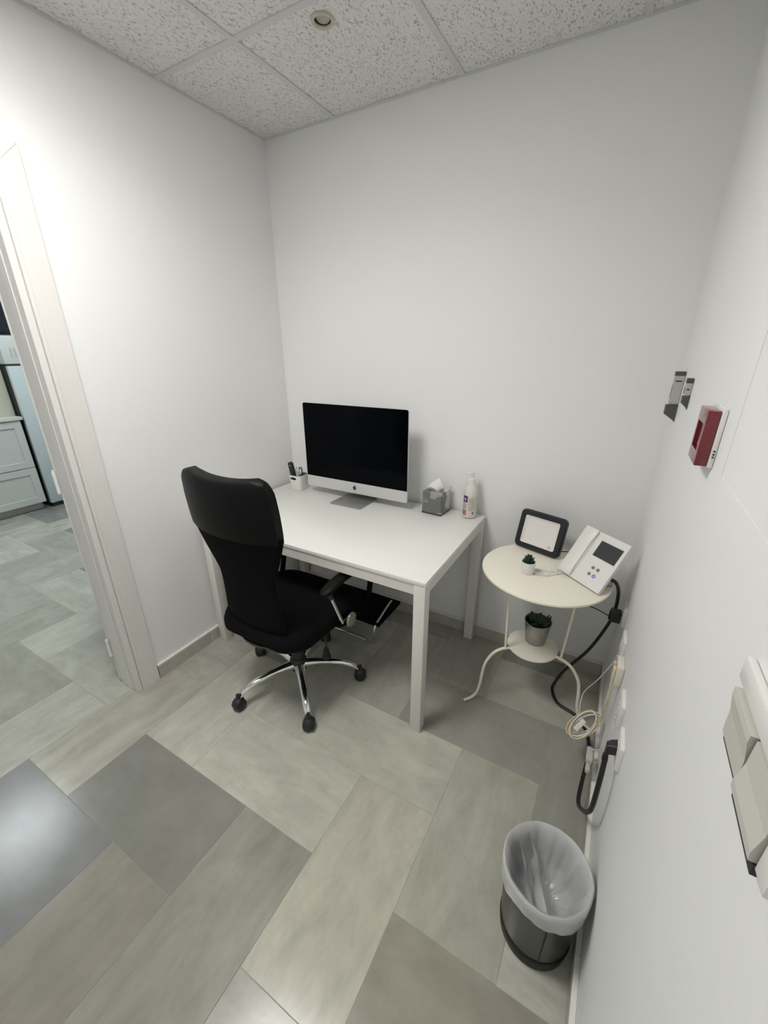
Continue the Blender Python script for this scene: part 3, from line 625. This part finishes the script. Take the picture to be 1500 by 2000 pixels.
# cradle recess line + handset
hs = []
zz = [(0.000,.010),(.03,.015),(.10,.018),(.25,.016),(.5,.0145),(.75,.016),(.92,.020),(.985,.017),(1.0,.010)]
rs = []
for t, d in zz:
    z = PH*(1.005-t*1.0); x0, x1 = -.006, .050+(.004 if t > .8 or t < .15 else 0)
    rs.append([(x0,-.001,z),(x0,-d*.45-.001,z),(x0+.005,-d*.45-.004,z),(x1-.005,-d*.45-.004,z),(x1,-d*.45-.001,z),(x1,-.001,z)])
hset = G().rings(rs, M=Mp).obj('handset', M_plasticw, ph, smooth=40)
G().rings(pr(.285,.30,.03,.97,-.0006,-.0001,.0008), M=Mp).obj('cradle_seam', M_plasticg, ph)
# wedge stand behind
wz = [Mp @ V(x,y,z) for x in (.03,.16) for y, z in ((.0145,.03),(.0145,.13))]
bk = V(ez.x,ez.y,0).normalized(); lo = [V(p.x,p.y,TZ+.0015) + bk*.085 for p in (wz[0], wz[2])]
G().add([wz[0],wz[1],lo[0],wz[2],wz[3],lo[1]], [[0,1,2],[3,5,4],[0,3,4,1],[1,4,5,2],[0,2,5,3]]).obj('stand', M_plasticg, ph)
# coiled cord
pa = spline([Mp @ V(.022,-.012,-.001), V(1.665,-.325,.679), V(1.635,-.357,.679), V(1.60,-.372,.679), V(1.580,-.362,.679), V(1.578,-.345,.679), V(1.60,-.335,.679), V(1.64,-.322,.679), V(1.672,-.292,.679)], 26)
hel = []
for i, p in enumerate(pa):
    d = (pa[min(i+1,len(pa)-1)]-pa[max(i-1,0)]).normalized(); s = d.cross(V(0,0,1)).normalized(); a = i*1.15; w = .0042 if 12 < i < len(pa)-6 else .001
    hel.append(p+s*w*math.cos(a)+V(0,0,1)*w*math.sin(a))
tag(G().tube(hel, .0014, 6).obj('coiled_cord', M_plasticw, org=(1.63,-.35,TZ), smooth=50), 'off white coiled handset cord lying before the intercom phone', 'cord')

# ---- succulents
def leaf(g, o, dirv, L_, w, th, curl=.3):
    d = Vector(dirv).normalized(); s = d.cross(V(0,0,1))
    if s.length < .05: s = V(1,0,0)
    s.normalize(); n = s.cross(d).normalized(); rs = []
    for t, k in ((0,.45),(.25,.85),(.5,1.0),(.75,.75),(.92,.35),(1.0,.04)):
        c = Vector(o)+d*L_*t+V(0,0,1)*curl*L_*t*t
        rs.append([c+s*w*k*math.cos(q)+n*th*k*math.sin(q) for q in [2*PI*j/8 for j in range(8)]])
    g.rings(rs); return g
pc = V(1.556,-.372,TZ)
pt = thing('small_succulent', 'tiny dark green succulent in a white pot on the table top', 'plant', pc)
G().lathe([(.0225,.0),(.0235,.002),(.0280,.050),(.0280,.053),(.0255,.053),(.0245,.042)], pc, 32).obj('pot', M_plasticw, pt, smooth=40)
G().lathe([(.0243,.042),(.0243,.046),(.002,.047)], pc, 24).obj('soil', M_soil, pt)
for ring, (n, el, L_) in enumerate(((7,18,.026),(6,42,.030),(5,66,.032),(1,90,.034))):
    for k in range(n):
        a = 2*PI*k/n+ring*.5; e_ = math.radians(el)
        g = leaf(G(), pc+V(0,0,.044), (math.cos(a)*math.cos(e_),math.sin(a)*math.cos(e_),math.sin(e_)), L_, .0075, .0035, .25); g.obj('leaf', M_green, pt, smooth=60)
pc = V(1.620,-.285,.2935)
pt = thing('bucket_succulent', 'green leafy succulent in a grey metal bucket on the low shelf', 'plant', pc)
G().lathe([(.040,.0),(.042,.003),(.0565,.104),(.0585,.1055),(.0585,.109),(.055,.109),(.053,.094)], pc, 40).obj('bucket', M_steel, pt, smooth=40)
G().lathe([(.0528,.090),(.0528,.094),(.002,.096)], pc, 24).obj('soil', M_soil, pt)
random.seed(4)
for k in range(16):
    a = random.uniform(0,2*PI); rr_ = random.uniform(0,.03); el = math.radians(random.uniform(5,45)); b_ = a+random.uniform(-1,1)
    g = leaf(G(), pc+V(rr_*math.cos(a),rr_*math.sin(a),.094), (math.cos(b_)*math.cos(el),math.sin(b_)*math.cos(el),math.sin(el)), random.uniform(.030,.042), .013, .004, .2)
    g.obj('leaf', M_green, pt, smooth=60)
for dx, dy in ((.038,.012),(.028,.02)):
    leaf(G(), pc+V(dx,dy,.094), (.25,.1,1), .045, .008, .005, .1).obj('leaf', M_green, pt, smooth=60)

# ================================================================= WASTE BIN
bn = V(1.816,-1.164,0)
wb = thing('waste_bin', 'round dark metal waste bin by the right wall', 'bin', bn)
G().lathe([(.086,.0),(.090,.003),(.0940,.042),(.0925,.045)], bn, 48).obj('base_ring', M_rubber, wb, smooth=40)
G().lathe([(.0905,.030),(.1035,.272),(.1055,.276),(.1035,.278),(.1005,.272),(.088,.035)], bn, 48, cap0=False).obj('shell', M_binmetal, wb, smooth=40)
sa = math.radians(-75); sd_ = V(math.cos(sa),math.sin(sa),0)
G().tube([bn+sd_*.0915+V(0,0,.034), bn+sd_*.1035+V(0,0,.262)], .0013, 6).obj('seam', M_dark, wb)
# plastic liner: over the rim and hanging inside in folds
M_bag = mat('bin_liner', (0.66,0.67,0.67), 0.22, alpha=0.80, spec=0.7)
n = 96; rs = []
def fold(a, amt, ph_=0): return amt*(math.sin(7*a+ph_)+.6*math.sin(13*a+1.3+ph_)+.5*math.sin(23*a+.4))
for r, z, am in ((.1075,.225,.0012),(.1085,.235,.0010),(.1105,.268,.0006),(.1100,.284,.0004),(.1060,.288,.0004),(.0985,.280,.0008),(.091,.255,.0025),(.085,.225,.004),(.077,.19,.005),(.064,.16,.005),(.030,.145,.002)):
    rs.append([(bn.x+(r+fold(2*PI*k/n,am))*math.cos(2*PI*k/n), bn.y+(r+fold(2*PI*k/n,am))*math.sin(2*PI*k/n), z+(.008*math.sin(3*2*PI*k/n+.8)*(1 if r > .107 and z < .25 else 0))) for k in range(n)])
g = G().rings(rs, False, True)
lin = g.obj('bin_liner', M_bag, org=bn+V(0,0,.145), smooth=70)
tag(lin, 'translucent grey plastic liner bag folded over the rim of the bin', 'bag')
# big hanging folds inside
def sheet(p0, p1, p2, p3, amp, nu=14, nv=10):
    g = G(); vs_ = []; fs = []
    for i in range(nu+1):
        for j in range(nv+1):
            u_, v_ = i/nu, j/nv
            p = (p0*(1-u_)+p1*u_)*(1-v_)+(p3*(1-u_)+p2*u_)*v_
            nrm = (p1-p0).cross(p3-p0).normalized()
            vs_.append(p+nrm*amp*math.sin(u_*PI*1.5+v_*2)*math.sin(v_*PI))
    for i in range(nu):
        for j in range(nv):
            a = i*(nv+1)+j; fs.append([a,a+1,a+nv+2,a+nv+1])
    g.add(vs_, fs); return g
def bp_(a, r, z): return bn+V(r*math.cos(math.radians(a)),r*math.sin(math.radians(a)),z)
for a0, a1, r_ in ((150,262,.02),(128,282,.035)):
    sheet(bp_(a0,.096,.268), bp_(a1,.096,.262), bp_(a1,.066,.165), bp_(a0,.066,.165), r_*.5).obj('bag_fold', M_bag, lin, smooth=70)

# ================================================================= RIGHT WALL FITTINGS
# metal catches
M_mgrey = mat('grey_zinc', (0.50,0.49,0.47), 0.35, 0.4); M_mdark = mat('dark_zinc', (0.10,0.10,0.095), 0.4, 0.5)
def catch(y, z0, zm, z1, pr_, w, label, ov=.006):
    t = thing('wall_catch', label, 'wall fitting', (W-.001,y,(z0+z1)/2), 'grey metal catches on the right wall')
    G().box((W-pr_,y-w/2,zm),(W-.0006,y+w/2,z1), .0015, 1).obj('upper_body', M_mgrey, t)
    G().box((W-pr_-.0008,y-w/2-.0008,z1-.012),(W-.0008,y+w/2+.0008,z1+.002), .0015, 1).obj('top_cap', M_mdark, t)
    G().prism([(W-pr_-ov,zm-.003),(W-.0006,zm-.003),(W-.0006,z0),(W-.004,z0+.006),(W-pr_-ov,z0+(zm-z0)*.45)], 1, y-w/2-.002, y+w/2+.002).obj('lower_catch', M_mdark, t)
    G().box((W-pr_+.004,y-w/2-.0006,z1-.030),(W-.006,y-w/2+.001,z1-.026)).obj('slot', M_dark, t)
    G().box((W-pr_-.0005,y-.006,zm+.02),(W-pr_+.001,y+.006,z1-.04)).obj('face_slot', M_dark, t)
catch(-.205, 1.288, 1.347, 1.449, .0285, .030, 'larger grey metal wall catch further from the red call point')
catch(-.440, 1.357, 1.398, 1.441, .0165, .022, 'smaller grey metal wall catch nearer the red call point', .0015)
# fire call point
cp = thing('fire_call_point', 'red break glass fire alarm call point on the right wall', 'alarm', (W,-.94,1.367))
G().box((W-.008,-.9935,1.3155),(W-.0005,-.886,1.4225), .002, 2).obj('back_plate', M_plasticw, cp, smooth=40)
bxo = G().box((W-.0285,-.986,1.3165),(W-.0082,-.894,1.4175), .0022, 2).obj('housing', M_red, cp, smooth=40)
cut = G().box((W-.05,-.972,1.342),(W-.022,-.908,1.392)).obj('cutter', M_redd, org=ORG[cp.name])
me_ = bxo; me_.parent = None; me_.location = ORG[cp.name]; bpy.context.view_layer.update(); bool_cut(me_, cut); me_.location = (0,0,0); me_.parent = cp
G().box((W-.0225,-.970,1.3435),(W-.0212,-.910,1.3905)).obj('press_window', M_redd, cp)
G().box((W-.0268,-.962,1.352),(W-.0226,-.952,1.358), .001, 1).obj('latch', M_red, cp)
for z, y in ((1.346,-.9940),(1.340,-.9940),(1.335,-.9940)): G().box((W-.006,y-.0006,z),(W-.003,y+.0002,z+.003)).obj('mark', M_dark, cp)
# double rocker switch
sw = thing('light_switch', 'white double rocker light switch at the right edge close to the viewer', 'switch', (W,-1.53,1.165))
SX = W-.0006
fo_ = [(-1.449,1.229),(-1.625,1.229),(-1.625,1.118),(-1.449,1.118)]
G().box((SX-.0085,-1.628,1.203),(SX,-1.448,1.230), .0025, 2).box((SX-.005,-1.4625,1.1382),(SX,-1.4585,1.2028), .0015, 2).box((SX-.0085,-1.628,1.1382),(SX,-1.606,1.2028), .002, 2).obj('plate', M_plasticw, sw, smooth=40)
G().box((SX-.0058,-1.6055,1.1315),(SX,-1.4640,1.1395)).box((SX-.0088,-1.6055,1.1285),(SX,-1.5335,1.1394)).box((SX-.003,-1.6055,1.1395),(SX,-1.4625,1.2025)).obj('recess', M_dark, sw)
for y0, y1, dz in ((-1.531,-1.4645,0),(-1.6035,-1.5345,1)):
    a, b = (.0125,.0085) if dz == 0 else (.0085,.0125)
    pl = [(SX-.0032,1.1405),(SX-b,1.1405),(SX-b-.0005,1.150),(SX-.0095,1.1715),(SX-a-.0005,1.192),(SX-a,1.2005),(SX-.0032,1.2005)]
    g = G().rings([[(x,y0,z) for x,z in pl],[(x,y1,z) for x,z in pl]]); g.obj('rocker', mat('ivory_rocker',(0.60,0.585,0.53),0.4) if dz == 0 else bpy.data.materials['ivory_rocker'], sw)
# sockets along the lower right wall
def socket(y, label):
    t = thing('wall_socket', label, 'socket', (W,y,.54), 'white wall sockets in a row above the skirting')
    pl = G().rings([[(W-.0006,p[0],p[1]) for p in rr2(y,.54,.041,.041,.006)],[(W-.009,p[0],p[1]) for p in rr2(y,.54,.041,.041,.006)],[(W-.0115,p[0],p[1]) for p in rr2(y,.54,.037,.037,.006)]]).obj('plate', M_plasticw, t, smooth=35)
    Ms = frame_matrix(V(W-.0115,y,.54), V(0,1,0), V(0,0,1), V(-1,0,0))
    G().lathe([(.0205,0),(.0205,.0012),(.0185,.0012),(.0180,.0003),(.002,.0003)], (0,0,0), 28, M=Ms).obj('outlet', M_plasticw, t, smooth=40)
    for s in (-1,1): G().lathe([(.0024,.0004),(.0024,.0008)], (s*.0095,0,0), 10, M=Ms).obj('pin_hole', M_dark, t)
socket(-.275, 'white wall socket behind the black power adapter')
socket(-.485, 'white wall socket between the black adapter and the yellowed junction box')
socket(-.800, 'white wall socket between the yellowed junction box and the black plug')
socket(-.950, 'white wall socket holding the thick black plug')
# telephone junction with yellowed cables
jb = thing('telephone_junction', 'yellowed telephone junction box with cables on the lower right wall', 'junction box', (W,-.61,.52))
G().box((W-.022,-.645,.485),(W-.0006,-.575,.560), .003, 2).obj('box', mat('yellowed_plastic',(0.75,0.71,0.60),0.4), jb, smooth=40)
G().box((W-.031,-.640,.470),(W-.0222,-.622,.548), .003, 2).obj('plug', mat('amber_plastic',(0.74,0.62,0.44),0.4), jb, smooth=40)
G().box((W-.030,-.606,.478),(W-.0222,-.590,.545), .003, 2).obj('plug', mat('pink_beige_plastic',(0.66,0.52,0.43),0.4), jb, smooth=40)
cc = V(1.864,-.553,.190)
vw = V(-.10,-.72,.68); vw.normalize()
ux = V(0,0,1).cross(vw).normalized(); uz = vw.cross(ux).normalized()
co = thing('cable_coil', 'coiled yellowed cable bundle hanging by the right wall under the junction', 'cable', cc-V(0,0,.05))
random.seed(9)
for k in range(10):
    R1 = .072+random.uniform(-.008,.008); R2 = .029+random.uniform(-.008,.008); t0 = math.radians(52+random.uniform(-10,10)); o_ = ux*random.uniform(-.004,.004)+uz*random.uniform(-.005,.005)+vw*(.0025*k-.012)
    P = []
    for j in range(22):
        q = 2*PI*j/22; a, b = R1*math.cos(q), R2*math.sin(q)
        p = cc+o_+ux*(a*math.cos(t0)*.8-b*math.sin(t0))+uz*(a*math.sin(t0)+b*math.cos(t0))+vw*.004*math.sin(2*q+k); p.x = min(p.x, W-.008); P.append(p)
    G().tube(P, .0021, 7, smooth=2, closed=True).obj('loop', M_yellow if k % 3 else M_plasticw, co, smooth=60)
Mk = frame_matrix(cc-ux*.012-uz*.010+vw*.012, (ux*.4+uz*.9).normalized(), (uz*.4-ux*.9).normalized(), vw)
G().box((-.026,-.009,-.003),(.026,.009,.004), .002, 2, M=Mk).obj('white_tie', mat('white_tape',(0.76,0.72,0.66),0.5), co, smooth=40)
G().tube([(W-.026,-.631,.470),(W-.030,-.64,.38),(W-.022,-.60,.29),(1.90,-.575,.235)], .0021, 7, smooth=6).tube([(W-.026,-.598,.478),(W-.022,-.62,.40),(W-.020,-.585,.30),(1.898,-.56,.23)], .0021, 7, smooth=6).obj('feed_cable', M_yellow, co, smooth=50)
tag(G().tube([(W-.016,-.50,.50),(W-.020,-.44,.41),(1.885,-.38,.27),(1.85,-.36,.17),(1.845,-.40,.12),(1.852,-.47,.14),(1.862,-.53,.17)], .0020, 7, smooth=6).obj('telephone_wire', M_plasticw, org=(1.88,-.44,.15), smooth=50), 'thin white telephone wire arcing from the wall to the cable coil', 'cable')
tag(G().tube([(W-.012,-.80,.499),(W-.014,-.79,.40),(W-.012,-.72,.28),(W-.022,-.66,.20),(W-.03,-.62,.15),(W-.026,-.60,.11),(W-.018,-.65,.13),(W-.014,-.72,.22),(W-.012,-.76,.34)], .0022, 7, smooth=6).obj('white_cable', M_plasticw, org=(W-.02,-.7,.2), smooth=50), 'white cable looping down the right wall beside the coil', 'cable')
tag(G().box((W-.046,-.668,.128),(W-.024,-.606,.150), .004, 2).box((W-.043,-.700,.116),(W-.028,-.667,.136), .004, 2).obj('cable_connector', mat('clear_connector',(0.58,0.55,0.51),0.25), org=(W-.04,-.65,.1), smooth=40), 'pinkish clear cable connector hanging below the cable coil', 'connector')
# thick black cable: intercom to floor to wall socket
kb = tag(G().tube([(1.842,-.352,.716),(1.868,-.33,.700),(1.888,-.27,.640),(1.8975,-.225,.575),(1.899,-.205,.51),(1.890,-.195,.43),(1.839,-.195,.268),(1.760,-.20,.115),(1.728,-.215,.028),(1.730,-.245,.0085),(1.763,-.304,.0085),(1.846,-.340,.0085),(1.893,-.42,.010),(1.903,-.54,.035),(1.890,-.69,.085),(1.884,-.79,.085),(1.893,-.87,.155),(1.899,-.97,.30),(1.899,-.985,.42),(1.900,-.965,.505)], .0068, 10, smooth=8).obj('power_cable', M_cable, org=(1.85,-.5,0.002), smooth=60), 'thick black power cable from the intercom down to the floor and wall socket', 'cable')
G().rings([[(W-.013,p[0],p[1]) for p in rr2(-.950,.540,.016,.016,.006)],[(W-.026,p[0],p[1]) for p in rr2(-.952,.536,.013,.017,.005)],[(W-.036,p[0],p[1]) for p in rr2(-.955,.525,.010,.022,.004)]]).box((W-.040,-.968,.490),(W-.026,-.950,.512), .004, 2).obj('plug', M_blackp, kb, smooth=40)
ad = thing('power_adapter', 'small black power adapter plugged in low in the corner', 'adapter', (W-.03,-.26,.5))
G().box((W-.052,-.290,.497),(W-.013,-.248,.542), .004, 2).obj('housing', M_blackp, ad, smooth=40)
G().box((W-.0560,-.286,.502),(W-.0523,-.266,.538), .002, 1).obj('face', M_navy, ad)
G().tube([(W-.052,-.262,.505),(1.835,-.255,.517),(1.80,-.26,.526),(1.775,-.265,.528),(1.760,-.262,.545),(1.764,-.26,.59),(1.776,-.255,.655)], .0022, 7, smooth=6).obj('thin_lead', M_cable, ad, smooth=50)

# ================================================================= CEILING DOWNLIGHT (unlit)
dl = thing('downlight', 'small round unlit cream downlight in a ceiling tile', 'downlight', (.734,-.488,H))
G().lathe([(.0265,.004),(.0265,-.002),(.030,-.0055),(.0365,-.0045),(.0380,.0005)], (.734,-.488,H), 40, cap0=False, cap1=False).obj('ring', M_lampr, dl, smooth=40)
G().lathe([(.0262,.002),(.0255,.024),(.002,.026)], (.734,-.488,H), 32, cap0=False).obj('recess', M_dark, dl, smooth=40)
G().lathe([(.0235,.0235),(.0235,.006),(.019,.002),(.002,.001)], (.7345,-.4855,H), 32).obj('lens', mat('dim_lens',(0.46,0.42,0.38),0.3), dl, smooth=40)

# ================================================================= KITCHEN HALL
FX = -3.20
fd = thing('fridge', 'tall pale blue white fridge seen through the doorway', 'fridge', (FX-.3,.11,0))
G().box((FX-.60,-.186,.035),(FX-.052,.414,1.39), .004, 1).obj('body', M_dark, fd)  # near-black body colour paints in the deep shade of the cabinet gap
G().box((FX-.048,-.186,.045),(FX,.414,1.388), .006, 2).obj('door', M_bluew, fd, smooth=40)
G().box((FX-.58,-.17,0.001),(FX-.02,.40,.0345)).obj('plinth', M_dark, fd)
cb = thing('kitchen_cabinet', 'white shaker kitchen base cabinet with drawers left of the fridge', 'cabinet', (FX-.3,-.62,0))
G().box((FX-.60,-1.02,.075),(FX-.022,-.222,.905)).obj('carcass', M_cab, cb)
G().box((FX-.56,-1.00,.001),(FX-.07,-.24,.0745)).obj('plinth', M_plasticg, cb)
for z0, z1 in ((.082,.438),(.446,.898)):
    g = G(); y0, y1, f = -1.018, -.224, .062
    g.box((FX-.0215,y0,z0),(FX,y1,z0+f), .0015, 1).box((FX-.0215,y0,z1-f),(FX,y1,z1), .0015, 1).box((FX-.0215,y0,z0+f),(FX,y0+f,z1-f), .0015, 1).box((FX-.0215,y1-f,z0+f),(FX,y1,z1-f), .0015, 1)
    dr = g.obj('drawer_front', M_cab, cb); G().box((FX-.0215,y0+f,z0+f),(FX-.010,y1-f,z1-f)).obj('recessed_panel', M_cab, dr)
tag(G().box((FX-.60,-1.03,.9055),(FX+.015,-.205,.935), .002, 1).obj('worktop', mat('cream_worktop',(0.66,0.66,0.60),0.4), org=(FX-.3,-.62,.905)), 'pale kitchen worktop on the white base cabinet', 'worktop')
tag(G().box((FX-.15,-1.03,.936),(FX-.13,-.20,1.60), .001, 1).obj('splashback', mat('cream_splashback',(0.60,0.60,0.50),0.35), org=(FX-.14,-.6,.936)), 'cream splashback panel standing above the pale worktop', 'panel')
mw = thing('microwave', 'white microwave with vent slots standing on top of the fridge', 'microwave', (FX-.25,.1,1.392))
G().box((FX-.45,-.19,1.405),(FX-.02,.34,1.650), .006, 2).obj('case', mat('microwave_white',(0.62,0.66,0.65),0.35), mw, smooth=40)
for y in (-.125,-.095,-.065): G().box((FX-.0205,y,1.46),(FX-.0185,y+.015,1.545)).obj('vent_slot', M_plasticg, mw)
G().box((FX-.43,-.18,1.3915),(FX-.03,.33,1.4045)).obj('foot_base', M_dark, mw)
tag(G().box((FX-.50,-.30,1.675),(FX-.01,.40,2.25), .004, 1).box((FX-.0095,-.28,1.69),(FX-.002,.38,2.235), .002, 1).obj('wall_cabinet', M_navy, org=(FX-.25,.05,1.675)), 'dark navy wall cabinet above the microwave in the hall', 'cabinet')
